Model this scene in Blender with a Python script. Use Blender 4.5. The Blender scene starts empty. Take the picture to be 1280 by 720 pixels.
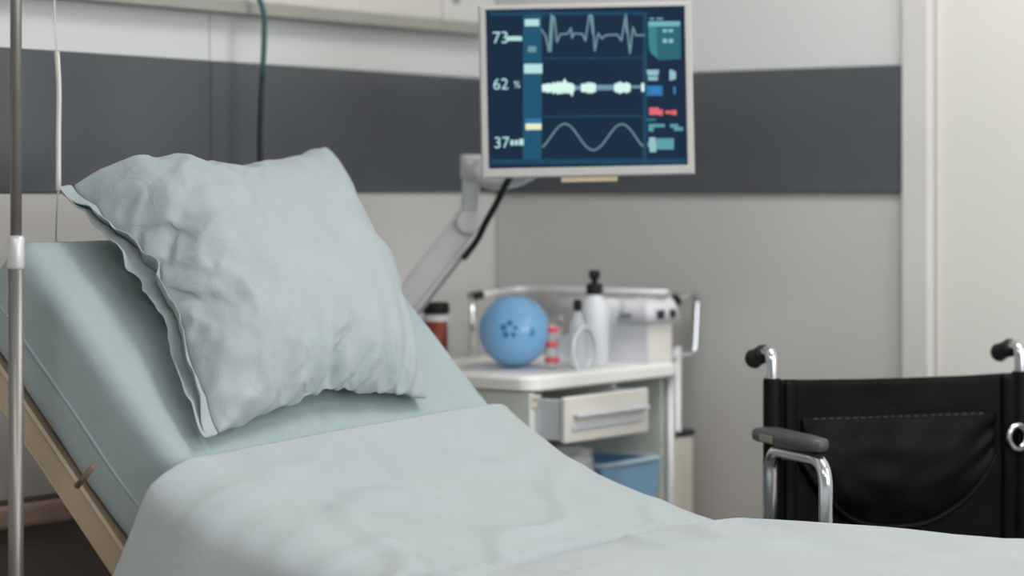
import bpy, bmesh, math, random
from mathutils import Vector, Matrix, noise
random.seed(7)
sc = bpy.context.scene
col = sc.collection
PI = math.pi

# ------------------------------------------------------------------ camera, world, light, exposure
FPX = 3000.0
CAM = (3.3375, -4.497, 1.19)
cd = bpy.data.cameras.new('camera'); cam = bpy.data.objects.new('camera', cd); col.objects.link(cam)
cam.location = CAM; cam.rotation_euler = (PI/2, 0, math.radians(36.2))
cd.sensor_width = 36.0; cd.lens = FPX/1280*36; cd.shift_y = -119.0/1280
cd.clip_start = 0.05; cd.clip_end = 100
cd.dof.use_dof = True; cd.dof.focus_distance = 3.95; cd.dof.aperture_fstop = 2.0
sc.camera = cam

w = bpy.data.worlds.new('world'); sc.world = w; w.use_nodes = True
w.node_tree.nodes['Background'].inputs[0].default_value = (0.80, 0.88, 1.0, 1)
w.node_tree.nodes['Background'].inputs[1].default_value = 1.0
sc.view_settings.view_transform = 'Standard'; sc.view_settings.look = 'None'
sc.view_settings.gamma = 1.0; sc.view_settings.use_curve_mapping = False
sc.view_settings.exposure = 0.0

def area(name, loc, rot, sx, sy, power, color):
    l = bpy.data.lights.new(name, 'AREA'); l.shape = 'RECTANGLE'; l.size = sx; l.size_y = sy
    l.energy = power; l.color = color
    o = bpy.data.objects.new(name, l); col.objects.link(o); o.location = loc; o.rotation_euler = rot
    return o
# daylight entering the window opposite the bed head (window_1)
area('window_daylight', (5.13, -2.3, 1.6), (0, PI/2, 0), 1.5, 3.2, 62, (0.93, 0.97, 1.0))
# ceiling light panels of the ward (fixtures are built below)
PANELS = [(1.7, -.9), (1.7, -3.9), (3.9, -.9), (3.9, -3.9)]
for px_, py_ in PANELS:
    area('ceiling_panel_light', (px_, py_, 2.655), (0, 0, 0), 1.1, 0.5, 22, (1.0, 0.985, 0.96))

# ------------------------------------------------------------------ helpers
def lin(hexs):
    hexs = hexs.lstrip('#'); out = []
    for i in (0, 2, 4):
        v = int(hexs[i:i+2], 16)/255
        out.append(v/12.92 if v <= .04045 else ((v+.055)/1.055)**2.4)
    return tuple(out)+(1.0,)

def mat(name, color, rough=.5, metal=0.0, var=.05, vscale=6.0, bump=0.0, bscale=80.0, trans=0.0, alpha=1.0,
        emit=None, estr=1.0, spec=.5, sheen=0.0, ior=1.45, coat=0.0):
    m = bpy.data.materials.new(name); m.use_nodes = True
    nt = m.node_tree; b = nt.nodes['Principled BSDF']
    c = lin(color)
    b.inputs['Roughness'].default_value = rough; b.inputs['Metallic'].default_value = metal
    b.inputs['Specular IOR Level'].default_value = spec; b.inputs['IOR'].default_value = ior
    b.inputs['Transmission Weight'].default_value = trans; b.inputs['Alpha'].default_value = alpha
    b.inputs['Sheen Weight'].default_value = sheen; b.inputs['Coat Weight'].default_value = coat
    tc = nt.nodes.new('ShaderNodeTexCoord')
    n = nt.nodes.new('ShaderNodeTexNoise'); n.inputs['Scale'].default_value = vscale; n.inputs['Detail'].default_value = 4
    nt.links.new(tc.outputs['Object'], n.inputs['Vector'])
    r = nt.nodes.new('ShaderNodeValToRGB')
    r.color_ramp.elements[0].position = .3; r.color_ramp.elements[1].position = .7
    r.color_ramp.elements[0].color = tuple(x*(1-var) for x in c[:3])+(1,)
    r.color_ramp.elements[1].color = tuple(min(1, x*(1+var)) for x in c[:3])+(1,)
    nt.links.new(n.outputs['Fac'], r.inputs['Fac']); nt.links.new(r.outputs['Color'], b.inputs['Base Color'])
    if bump:
        n2 = nt.nodes.new('ShaderNodeTexNoise'); n2.inputs['Scale'].default_value = bscale; n2.inputs['Detail'].default_value = 3
        nt.links.new(tc.outputs['Object'], n2.inputs['Vector'])
        bp = nt.nodes.new('ShaderNodeBump'); bp.inputs['Strength'].default_value = bump; bp.inputs['Distance'].default_value = .01
        nt.links.new(n2.outputs['Fac'], bp.inputs['Height']); nt.links.new(bp.outputs['Normal'], b.inputs['Normal'])
    if emit:
        b.inputs['Emission Color'].default_value = lin(emit); b.inputs['Emission Strength'].default_value = estr
    return m

def crumple_relief(m, scale, strength, dist=.012):
    nt = m.node_tree; b = nt.nodes['Principled BSDF']; tc = nt.nodes.new('ShaderNodeTexCoord')
    n = nt.nodes.new('ShaderNodeTexNoise'); n.inputs['Scale'].default_value = scale; n.inputs['Detail'].default_value = 5; n.inputs['Distortion'].default_value = 1.4
    nt.links.new(tc.outputs['Object'], n.inputs['Vector'])
    bp = nt.nodes.new('ShaderNodeBump'); bp.inputs['Strength'].default_value = strength; bp.inputs['Distance'].default_value = dist
    nt.links.new(n.outputs['Fac'], bp.inputs['Height'])
    old = b.inputs['Normal'].links[0].from_socket if b.inputs['Normal'].links else None
    if old: nt.links.new(old, bp.inputs['Normal'])
    nt.links.new(bp.outputs['Normal'], b.inputs['Normal'])
M = {}
M['upper'] = mat('upper_wall_laminate', 'd0d3d2', .55, var=.02, vscale=2)
M['band'] = mat('charcoal_band_laminate', '53565b', .2, var=.05, vscale=3)
M['lower'] = mat('grey_lower_laminate', 'bfbdba', .5, var=.03, vscale=2)
M['plaster'] = mat('white_plaster', 'cfcdc9', .7, var=.02, vscale=3, bump=.05)
M['nearw'] = mat('grey_blue_paint', 'a9adb0', .7, var=.03)
M['dado'] = mat('brown_dado', '6e655f', .6, var=.06)
M['bumper'] = mat('pale_wood_bumper', 'b59d8d', .45, var=.10, vscale=14)
M['floor'] = mat('brown_vinyl', '91867d', .35, var=.08, vscale=9)
M['ceil'] = mat('ceiling_paint', 'e8e8e6', .8, var=.01)
M['trimw'] = mat('door_casing_paint', 'cfcdca', .45, var=.02)
M['doorw'] = mat('door_paint', 'd9d8d3', .4, var=.02, vscale=1.5)
M['trunk'] = mat('trunking_enamel', 'cbc9c4', .4, var=.02)
M['trunkgrey'] = mat('trunking_grey_and_shade', '9a9993', .45, var=.04)  # grey for small fittings and the shade line painted under the trunking
M['sheet'] = mat('aqua_sheet_cotton', '99a8ab', .9, var=.03, vscale=10, bump=.10, bscale=420, sheen=.15, spec=.2)
M['pillow'] = mat('aqua_pillow_cotton', '9ea9ac', .9, var=.03, vscale=12, bump=.12, bscale=380, sheen=.15, spec=.2)
M['blanket'] = mat('pale_blanket_cotton', 'a3abae', .92, var=.025, vscale=9, bump=.12, bscale=330, sheen=.2, spec=.2)
crumple_relief(M['pillow'], 16, .32); crumple_relief(M['blanket'], 7, .22); crumple_relief(M['sheet'], 6, .15)
M['cream'] = mat('cream_enamel', 'b0a28c', .4, var=.05)
M['strap'] = mat('brown_metal_bar', '7d6759', .5, metal=.3)
M['chrome'] = mat('chrome', 'd7dade', .16, metal=1.0, var=.02)
M['steel'] = mat('brushed_steel', '8c8a87', .45, metal=.8, var=.05)
M['alu'] = mat('satin_aluminium', 'cfd1d3', .4, metal=.35, var=.03)
M['rubber'] = mat('black_rubber', '1c1d1f', .6, var=.1, spec=.3)
M['vinyl'] = mat('black_vinyl', '08080a', .55, var=.12, vscale=14, bump=.12, bscale=60, spec=.14)
M['vinyl2'] = mat('black_vinyl_pocket', '060607', .5, var=.12, vscale=14, bump=.12, bscale=50, spec=.14)
M['stitch'] = mat('grey_stitching', '4a4b4d', .7)
M['pad'] = mat('grey_arm_pad', '48474a', .4, var=.15, vscale=20, spec=.5)
M['tagp'] = mat('olive_tag', '8b8570', .6)
M['cable'] = mat('black_cable', '17191c', .5)
M['teal'] = mat('teal_cable_sleeve', '2f5a5c', .45)
M['ivtube'] = mat('clear_tubing', 'd8dcdc', .15, alpha=.55, spec=.7)
M['ivtube2'] = mat('clear_tubing_thick', 'd9d6d4', .12, alpha=.8, spec=.9)
M['bezel'] = mat('monitor_white_plastic', 'b0b0ae', .45, var=.02)
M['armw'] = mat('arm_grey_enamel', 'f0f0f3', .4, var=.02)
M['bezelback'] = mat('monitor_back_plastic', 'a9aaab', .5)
M['tag'] = mat('yellowed_label', 'b7a98b', .6)
M['screen'] = mat('screen_navy', '050a12', .4, emit='16293f', estr=1.0, var=.0, spec=.08)
def glow(name, c, e=1.0): return mat(name, '05080c', .5, emit=c, estr=e, var=0, spec=.08)
G = {k: glow('glow_'+k, v) for k, v in dict(strip='1f5470', edge='1b4560', pale='b5e0e0', white='d8f6f0', dim='6f98a4', wave='708f98',
     yellow='e6ecc6', blue='2b78a8', line='215068', panel='2c6673', panel2='3b838c', head='74b5ba', red='dd6a70', teal='5d9ea8', bblue='3a7fc0', mid='93bfc6').items()}
M['cartw'] = mat('cart_white_laminate', 'f0f0ec', .45, var=.02)
M['cartside'] = mat('cart_side_panel', 'd9ded5', .5, var=.02)
M['drawer'] = mat('drawer_plastic', 'd8d6cf', .45, var=.02)
M['drawerside'] = mat('drawer_side_grey', 'c8ced4', .5, var=.02)
M['holder'] = mat('cream_holder_plastic', 'cfcabb', .45, var=.03)
M['bluebag'] = mat('blue_silicone', '8fc9f8', .18, var=.05, alpha=.93, spec=.6, trans=.12)
M['bluedark'] = mat('blue_valve', '2f7dbd', .35, var=.1)
M['red'] = mat('red_plastic', 'ea6168', .4)
M['clear'] = mat('clear_plastic', 'eef4fb', .10, alpha=.4, spec=.8)
M['milky'] = mat('milky_plastic', 'e6e9ef', .3, alpha=.9, spec=.5)
M['paperw'] = mat('white_gauze', 'dcdfe2', .85, var=.03, bump=.3, bscale=90)
M['boxw'] = mat('white_card', 'd8d9df', .6, var=.02)
M['boxlit'] = mat('lit_card_tint', 'e2e0da', .6, var=.02)  # carton card as it looks on its lit side, light put into the colour
M['ink'] = mat('black_print', '2a2b2e', .6)
M['greyink'] = mat('grey_print', '80858b', .6)
M['amber'] = mat('red_brown_label', '8e3f26', .4, var=.2, vscale=30)
M['jarw'] = mat('white_jar_plastic', 'dad9d6', .35, var=.02)
M['bin'] = mat('blue_bin_plastic', '8ab8dc', .35, var=.05)
M['binrim'] = mat('pale_bin_rim', 'b9cedd', .35)
M['bin2'] = mat('grey_bin_plastic', 'b7bcc0', .4)
M['film'] = mat('crumpled_clear_film', 'f2f4f6', .15, alpha=.88, spec=.9, bump=.6, bscale=40)
M['panelglow'] = mat('light_diffuser', 'ffffff', .6, emit='fff8ee', estr=2.0)
M['glass'] = mat('window_glass', 'ffffff', .03, alpha=.12)

ORG = {}
def root(name, loc, label, cat, rotz=0.0, group=None, local=False):
    o = bpy.data.objects.new(name, None); o.empty_display_size = .1; col.objects.link(o)
    o.location = loc; o.rotation_euler = (0, 0, rotz)
    ORG[o] = Vector((0, 0, 0)) if local else Vector(loc)
    tag(o, label, cat, group); return o
def tag(o, label=None, cat=None, group=None, kind=None):
    if label: o['label'] = label
    if cat: o['category'] = cat
    if group: o['group'] = group
    if kind: o['kind'] = kind
    return o
def mk(name, V, F, m, parent=None, smooth=False, sub=0, solid=0.0):
    """one mesh object; V in world space (or in the local space of a rotated root)"""
    V = [Vector(v) for v in V]
    lo = Vector([min(v[i] for v in V) for i in range(3)]); hi = Vector([max(v[i] for v in V) for i in range(3)])
    c = (lo+hi)/2
    me = bpy.data.meshes.new(name); me.from_pydata([v-c for v in V], [], F)
    bm = bmesh.new(); bm.from_mesh(me); bmesh.ops.recalc_face_normals(bm, faces=bm.faces); bm.to_mesh(me); bm.free()
    me.materials.append(M[m] if isinstance(m, str) else m)
    if smooth: me.polygons.foreach_set('use_smooth', [True]*len(me.polygons))
    o = bpy.data.objects.new(name, me); col.objects.link(o)
    ORG[o] = c
    if parent is not None:
        o.parent = parent; o.location = c-ORG[parent]
    else: o.location = c
    if solid:
        s = o.modifiers.new('solid', 'SOLIDIFY'); s.thickness = solid; s.offset = 0
    if sub:
        s = o.modifiers.new('sub', 'SUBSURF'); s.levels = sub; s.render_levels = sub
    return o

def box(name, x0, x1, y0, y1, z0, z1, m, parent=None, bev=.004, seg=2):
    bm = bmesh.new(); bmesh.ops.create_cube(bm, size=1)
    for v in bm.verts:
        v.co = Vector(((x0+x1)/2+v.co.x*(x1-x0), (y0+y1)/2+v.co.y*(y1-y0), (z0+z1)/2+v.co.z*(z1-z0)))
    if bev:
        bev = min(bev, .45*min(abs(x1-x0), abs(y1-y0), abs(z1-z0)))
        bmesh.ops.bevel(bm, geom=list(bm.edges), offset=bev, segments=seg, affect='EDGES', profile=.5)
    V, F = bmdata(bm); return mk(name, V, F, m, parent)
def bmdata(bm):
    bm.verts.index_update(); V = [v.co.copy() for v in bm.verts]; F = [[v.index for v in f.verts] for f in bm.faces]; bm.free(); return V, F

def fillet(pts, r, n=6, closed=False):
    pts = [Vector(p) for p in pts]; out = []
    N = len(pts)
    for i, p in enumerate(pts):
        if not closed and i in (0, N-1): out.append(p); continue
        a = (pts[i-1]-p); b = (pts[(i+1) % N]-p)
        d = min(r, a.length*.49, b.length*.49)
        A = p+a.normalized()*d; B = p+b.normalized()*d
        for k in range(n+1):
            t = k/n; out.append(A*(1-t)**2+p*2*t*(1-t)+B*t*t)
    return out
def tubedata(pts, r, seg=12, closed=False, sx=1.0, up=None):
    pts = [Vector(p) for p in pts]; N = len(pts); V = []; F = []
    rr = r if isinstance(r, (list, tuple)) else [r]*N
    prev = None
    for i, p in enumerate(pts):
        if closed: d = pts[(i+1) % N]-pts[i-1]
        else: d = pts[min(i+1, N-1)]-pts[max(i-1, 0)]
        d.normalize()
        if prev is None:
            u = Vector(up) if up else (Vector((0, 0, 1)) if abs(d.z) < .9 else Vector((1, 0, 0)))
        else: u = prev
        u = (u-d*u.dot(d)).normalized(); prev = u; v = d.cross(u)
        for k in range(seg):
            a = 2*PI*k/seg; V.append(p+(u*math.cos(a)*sx+v*math.sin(a))*rr[i])
    for i in range(N if closed else N-1):
        j = (i+1) % N
        for k in range(seg):
            l = (k+1) % seg; F.append([i*seg+k, i*seg+l, j*seg+l, j*seg+k])
    if not closed:
        F.append(list(range(seg))[::-1]); F.append([(N-1)*seg+k for k in range(seg)])
    return V, F
def tube(name, pts, r, m, parent=None, seg=12, closed=False, sx=1.0, up=None):
    V, F = tubedata(pts, r, seg, closed, sx, up); return mk(name, V, F, m, parent, smooth=True)
def rectsweep(name, pts, w, h, m, parent=None, side=(0, 1, 0)):
    """bar of width w along side and depth h in the other direction"""
    pts = [Vector(p) for p in pts]; N = len(pts); V = []; F = []; s = Vector(side)
    for i, p in enumerate(pts):
        d = (pts[min(i+1, N-1)]-pts[max(i-1, 0)]).normalized(); ss = (s-d*s.dot(d)).normalized(); u = d.cross(ss)
        b = min(w, h)*.12
        for (a, c) in ((-1, -1), (1, -1), (1, 1), (-1, 1)):
            V.append(p+ss*a*(w/2-(b if a*c > 0 else 0))+u*c*(h/2-(0 if a*c > 0 else b)))
            V.append(p+ss*a*(w/2-(0 if a*c > 0 else b))+u*c*(h/2-(b if a*c > 0 else 0)))
    for i in range(N-1):
        for k in range(8):
            l = (k+1) % 8; F.append([i*8+k, i*8+l, i*8+8+l, i*8+8+k])
    F.append(list(range(8))[::-1]); F.append([(N-1)*8+k for k in range(8)])
    return mk(name, V, F, m, parent)
def lathedata(prof, org=(0, 0, 0), axis=(0, 0, 1), seg=28, caps=True):
    ax = Vector(axis).normalized(); u = Vector((1, 0, 0)) if abs(ax.x) < .9 else Vector((0, 1, 0))
    u = (u-ax*u.dot(ax)).normalized(); v = ax.cross(u); o = Vector(org); V = []; F = []
    for (r, z) in prof:
        for k in range(seg):
            a = 2*PI*k/seg; V.append(o+ax*z+(u*math.cos(a)+v*math.sin(a))*max(r, 1e-4))
    for i in range(len(prof)-1):
        for k in range(seg):
            l = (k+1) % seg; F.append([i*seg+k, i*seg+l, (i+1)*seg+l, (i+1)*seg+k])
    if caps: F.append(list(range(seg))[::-1]); F.append([(len(prof)-1)*seg+k for k in range(seg)])
    return V, F
def lathe(name, prof, org, m, parent=None, axis=(0, 0, 1), seg=28, smooth=True, caps=True):
    V, F = lathedata(prof, org, axis, seg, caps); o = mk(name, V, F, m, parent, smooth=False)
    if smooth:
        for p in o.data.polygons: p.use_smooth = len(p.vertices) == 4
    return o
def caster(name, x, y, parent, r=.05, top=.13):
    f = box(name, x-.018, x+.018, y-.02, y+.02, r*1.3, top, 'steel', parent, .004)
    lathe('wheel', [(r*.5, -.012), (r*.92, -.012), (r, -.007), (r, .007), (r*.92, .012), (r*.5, .012)], (x, y, r), 'rubber', f, axis=(0, 1, 0), seg=18)
    return f
PHI = math.radians(36.2); CP, SP = math.cos(PHI), math.sin(PHI)
def at(cx, cz, h):   # metres right of / in front of the photographer's standpoint -> room
    return Vector((CAM[0]+CP*cx-SP*cz, CAM[1]+SP*cx+CP*cz, h))
def P(px, py, z):    # a point measured in the photograph, at its own distance z
    return at((px-640)/FPX*z, z, CAM[2]+(241-py)/FPX*z)

# ------------------------------------------------------------------ the room (left wall is x=0, right wall is y=0)
def struct(o): o['kind'] = 'structure'; return o
RX, RY, RH = 5.2, -6.2, 2.7
struct(box('floor', -.1, RX+.1, RY-.1, .1, -.1, 0, 'floor', None, 0))
struct(box('ceiling', -.1, RX+.1, RY-.1, .1, RH, RH+.1, 'ceil', None, 0))
wl = struct(box('wall_left', -.12, -.012, RY, .1, 0, RH, 'plaster', None, 0))
B0, B1 = 1.190, 1.455
seams = [(RY, -3.0), (-2.998, -.966), (-.964, -.0005)]
for (a, b) in seams:
    box('upper_panel', -.012, 0, a, b, B1, RH, 'upper', wl, .0012, 1)
    box('band_panel', -.012, .004, a, b, B0, B1-.001, 'band', wl, .0015, 1)
    box('lower_panel', -.012, 0, a, b, .628, B0-.001, 'lower', wl, .0012, 1)
    box('dado_panel', -.012, 0, a, b, 0, .627, 'dado', wl, .0012, 1)
b_ = struct(box('trim_1', 0, .03, RY, -.0005, .578, .620, 'bumper', None, .01, 3))
DX0, DX1 = 1.118, 2.06
wr = struct(box('wall_right', 0, 1.054, .012, .12, 0, RH, 'plaster', None, 0))
box('upper_panel', .0005, 1.054, 0, .012, B1, RH, 'upper', wr, .0012, 1)
box('band_panel', .0045, 1.054, -.010, .012, B0, B1-.001, 'band', wr, .002, 2)
box('lower_panel', .0005, 1.054, 0, .012, 0, B0-.001, 'lower', wr, .0012, 1)
struct(box('wall_back', DX1+.066, RX, 0, .12, 0, RH, 'plaster', None, 0))
struct(box('wall_over_door', 1.054, DX1+.066, 0, .12, 2.12, RH, 'plaster', None, 0))
tr = struct(box('trim_2', 1.0545, DX0, -.016, .12, 0, 2.12, 'trimw', None, .005, 3))
struct(box('trim_3', DX1, DX1+.065, -.016, .12, 0, 2.12, 'trimw', None, .005, 3))
dr = struct(box('door_1', DX0+.002, DX1-.002, .012, .055, .01, 2.115, 'doorw', None, .003, 2))
hd = lathe('door_handle', [(.026, 0), (.026, .008), (.011, .01), (.011, .045)], (DX1-.07, .012, 1.02), 'steel', dr, axis=(0, -1, 0))
tube('lever', fillet([(DX1-.07, -.03, 1.02), (DX1-.19, -.034, 1.02)], .01), .009, 'steel', hd)
struct(box('wall_near', -.12, RX+.1, RY-.1, RY, 0, RH, 'nearw', None, 0))
# wall opposite the bed head, with the window
ww = struct(box('wall_window', RX, RX+.1, RY, .1, 0, .85, 'plaster', None, 0))
box('wall_strip', RX, RX+.1, RY, .1, 2.35, RH, 'plaster', ww, 0)
box('wall_strip', RX, RX+.1, RY, -3.9, .85, 2.35, 'plaster', ww, 0)
box('wall_strip', RX, RX+.1, -.7, .1, .85, 2.35, 'plaster', ww, 0)
wi = struct(box('window_1', RX+.03, RX+.07, -3.9, -3.84, .85, 2.35, 'trimw', None, .003))
for a in (-2.33, -.76): box('window_frame', RX+.03, RX+.07, a, a+.06, .85, 2.35, 'trimw', wi, .003)
for a in (.85, 2.29): box('window_frame', RX+.03, RX+.07, -3.84, -.76, a, a+.06, 'trimw', wi, .003)
for a in (-3.84, -2.27): box('pane', RX+.048, RX+.052, a, a+1.51, .91, 2.29, 'glass', wi, 0)
for i, (x, y) in enumerate(PANELS):
    t = root('ceiling_light', (x, y, RH), 'flat ceiling light panel over the %s' % ('bed', 'near side of the ward', 'door', 'window corner')[i], 'ceiling light', group='ceiling panels')
    for (a, b, c, d) in ((-.62, .62, -.32, -.29), (-.62, .62, .29, .32), (-.62, -.59, -.29, .29), (.59, .62, -.29, .29)):
        box('frame', x+a, x+b, y+c, y+d, RH-.035, RH, 'trimw', t, .002, 1)
    box('diffuser', x-.59, x+.59, y-.29, y+.29, RH-.02, RH-.01, 'panelglow', t, 0)

# bed head trunking along the top of the left wall
t = root('bed_head_trunking', (0, -1.2, 1.55), 'long off-white service trunking high on the wall above the bed', 'trunking')
TE = -.072
box('body', 0, .045, -3.2, -.262, 1.575, 1.78, 'trunk', t, .004)
ec = box('end_section', 0, .047, -.260, TE, 1.575, 1.78, 'trunk', t, .004)
lathe('knock_out', [(.012, 0), (.012, .004), (.008, .005)], (.047, -.215, 1.628), 'trunkgrey', ec, axis=(1, 0, 0), seg=16)
box('underside_shade', 0, .052, -3.2, TE, 1.550, 1.5745, 'trunkgrey', t, .003)  # grey strip paints the shaded line under the trunking
for y in (-.6, -.8, -1.0): 
    s_ = box('socket_plate', .045, .052, y-.043, y+.043, 1.64, 1.726, 'bezel', t, .003)
    box('socket', .052, .054, y-.02, y+.02, 1.665, 1.70, 'trunkgrey', s_, .001)

# ------------------------------------------------------------------ bed
BX, BYN, BYF = .40, -1.84, -.975
def curve_pts(K, n=20):
    out = []
    for i in range(len(K)-1):
        p0 = K[max(i-1, 0)]; p1 = K[i]; p2 = K[i+1]; p3 = K[min(i+2, len(K)-1)]
        for k in range(n):
            t = k/n
            out.append(tuple(.5*((2*p1[j])+(-p0[j]+p2[j])*t+(2*p0[j]-5*p1[j]+4*p2[j]-p3[j])*t*t+(-p0[j]+3*p1[j]-3*p2[j]+p3[j])*t**3) for j in (0, 1)))
    out.append(K[-1]); return out
MK = [(0, 1.116), (.10, 1.019), (.20, .924), (.33, .798), (.48, .690), (.65, .630), (.80, .586), (1.0, .588), (1.4, .594), (2.02, .594)]
bed = root('hospital_bed', (1.4, -1.42, 0), 'cream framed hospital bed with raised backrest and aqua sheeted mattress', 'bed')
def nrm(path, i):
    a = path[max(i-1, 0)]; b = path[min(i+1, len(path)-1)]; dx, dz = b[0]-a[0], b[1]-a[1]; l = math.hypot(dx, dz)
    return (-dz/l, dx/l)
mp = curve_pts(MK, 10)
TH = .175
def rr_section(y0, y1, th, r, n=6):
    pts = []
    for (cy, cz, a0) in ((y1-r, -r, 0), (y0+r, -r, PI/2), (y0+r, -th+r, PI), (y1-r, -th+r, 1.5*PI)):
        for k in range(n+1):
            a = a0+PI/2*k/n; pts.append((cy+r*math.cos(a), cz+r*math.sin(a)))
    # densify the long runs
    out = []
    for i, p in enumerate(pts):
        q = pts[(i+1) % len(pts)]; L = math.hypot(q[0]-p[0], q[1]-p[1]); m_ = max(1, int(L/.03))
        for k in range(m_): out.append((p[0]+(q[0]-p[0])*k/m_, p[1]+(q[1]-p[1])*k/m_))
    return out
sec = rr_section(BYN, BYF, TH, .032)
V = []; F = []; ns = len(sec)
ends = [.90, .97]
rows = [(0, .86, .0), (0, .95, .012), (0, 1.0, .03)]
for i, (t_, h_) in enumerate(mp):
    nx, nz = nrm(mp, i)
    e = min(i, len(mp)-1-i)
    sc_ = (.90, .97, 1.0)[min(e, 2)]
    for (y, d) in sec:
        yc = (BYN+BYF)/2; dd = -TH/2+(d+TH/2)*sc_; yy = yc+(y-yc)*(1-(1-sc_)*.25)
        q = Vector((t_*5, yy*5, dd*9)); wv = (noise.noise(q)*.004+noise.noise(q*2.7)*.002)*(1 if t_ < .28 else .3)
        V.append((BX+t_+nx*(dd+wv), yy+(wv if abs(d+TH/2) < .06 else 0), h_+nz*(dd+wv)))
for i in range(len(mp)-1):
    for k in range(ns):
        l = (k+1) % ns; F.append([i*ns+k, i*ns+l, (i+1)*ns+l, (i+1)*ns+k])
F.append(list(range(ns))[::-1]); F.append([(len(mp)-1)*ns+k for k in range(ns)])
mt = mk('mattress', V, F, 'sheet', bed, smooth=True)
pp = []
for i, (t_, h_) in enumerate(mp):
    if i % 2 == 0 and t_ < .6:
        nx, nz = nrm(mp, i); pp.append((BX+t_-nx*.105, BYN+.0005, h_-nz*.105))
tube('piping', pp, .003, 'sheet', mt, seg=8)
# frame rails of the raised backrest
u0 = (-.97, 1.0); 
def below(t_, h_, d):   # a point at depth d under the backrest line
    l = math.hypot(.97, 1); return (BX+t_-.97/l*d, h_-d/l)
for y in (BYN+.025, BYF-.025):
    a = below(-.02, 1.13, .205); b = below(.50, .626, .205)
    rectsweep('backrest_rail', [(a[0], y, a[1]), (b[0], y, b[1])], .035, .052, 'cream', bed)
for y in (BYN+.03, BYF-.03):
    rectsweep('side_frame', [(BX+.52, y, .405), (BX+2.03, y, .405)], .035, .06, 'cream', bed)
for x in (BX+.56, BX+1.98):
    rectsweep('cross_bar', [(x, BYN+.03, .36), (x, BYF-.03, .36)], .03, .04, 'cream', bed, side=(1, 0, 0))
a = below(.02, 1.09, .185); rectsweep('cross_bar', [(a[0], BYN+.03, a[1]), (a[0], BYF-.03, a[1])], .03, .03, 'cream', bed, side=(1, 0, 0))
a0, a1 = below(.22, .9, .23); tube('lift_strut', [(a0, -1.42, a1), (BX+.75, -1.42, .30)], .018, 'steel', bed)
rectsweep('base_frame', [(BX+.2, -1.70, .20), (BX+1.9, -1.70, .20)], .04, .05, 'cream', bed)
rectsweep('base_frame', [(BX+.2, -1.14, .20), (BX+1.9, -1.14, .20)], .04, .05, 'cream', bed)
for x in (BX+.62, BX+1.9):
    for y in (-1.70, -1.14): rectsweep('leg', [(x, y, .18), (x, y, .38)], .04, .04, 'cream', bed)
for x in (BX+.22, BX+1.88):
    for y in (-1.70, -1.14): caster('caster', x, y, bed, .06, .185)
fb = box('footboard', BX+2.06, BX+2.09, BYN, BYF, .40, .80, 'cream', bed, .012, 3)
# little brown retainer bar on the mattress side
A = P(96, 608, 3.63); B = P(117, 582, 3.61)
tube('mattress_retainer', [A, A*.5+B*.5, B], .005, 'strap', bed, seg=8)

# blanket over the lower part of the bed
BK = [(.338, .801), (.36, .786), (.41, .753), (.48, .715), (.57, .682), (.66, .657), (.74, .637), (.785, .628), (.80, .625), (.815, .627), (.85, .632), (.92, .635), (1.06, .637), (1.37, .639), (1.75, .636), (2.045, .632)]
bp = curve_pts(BK, 8)
tops = 70; dr_n = 22
V = []; F = []
def smooth01(x): x = max(0, min(1, x)); return x*x*(3-2*x)
def fold(t_, y):
    q = Vector((t_*3.2, y*3.0, 0))
    a = noise.noise(q)*.005+noise.noise(Vector((t_*9-y*6, y*4+t_*3, 4)))*.0035
    r = 1-abs(noise.noise(Vector((t_*5+y*2.5, y*3.5-t_*1.5, 9)))); a += max(0, r-.82)*.05
    nr = smooth01((-1.50-y)/.3); a += nr*(.010*noise.noise(Vector((t_*11, y*9, 6)))+.03*max(0, .2-abs(noise.noise(Vector((t_*6+y*5, y*5-t_*3, 13))))))
    return a
rows = len(bp); cols = tops+2*dr_n
R_ = .055
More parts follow.
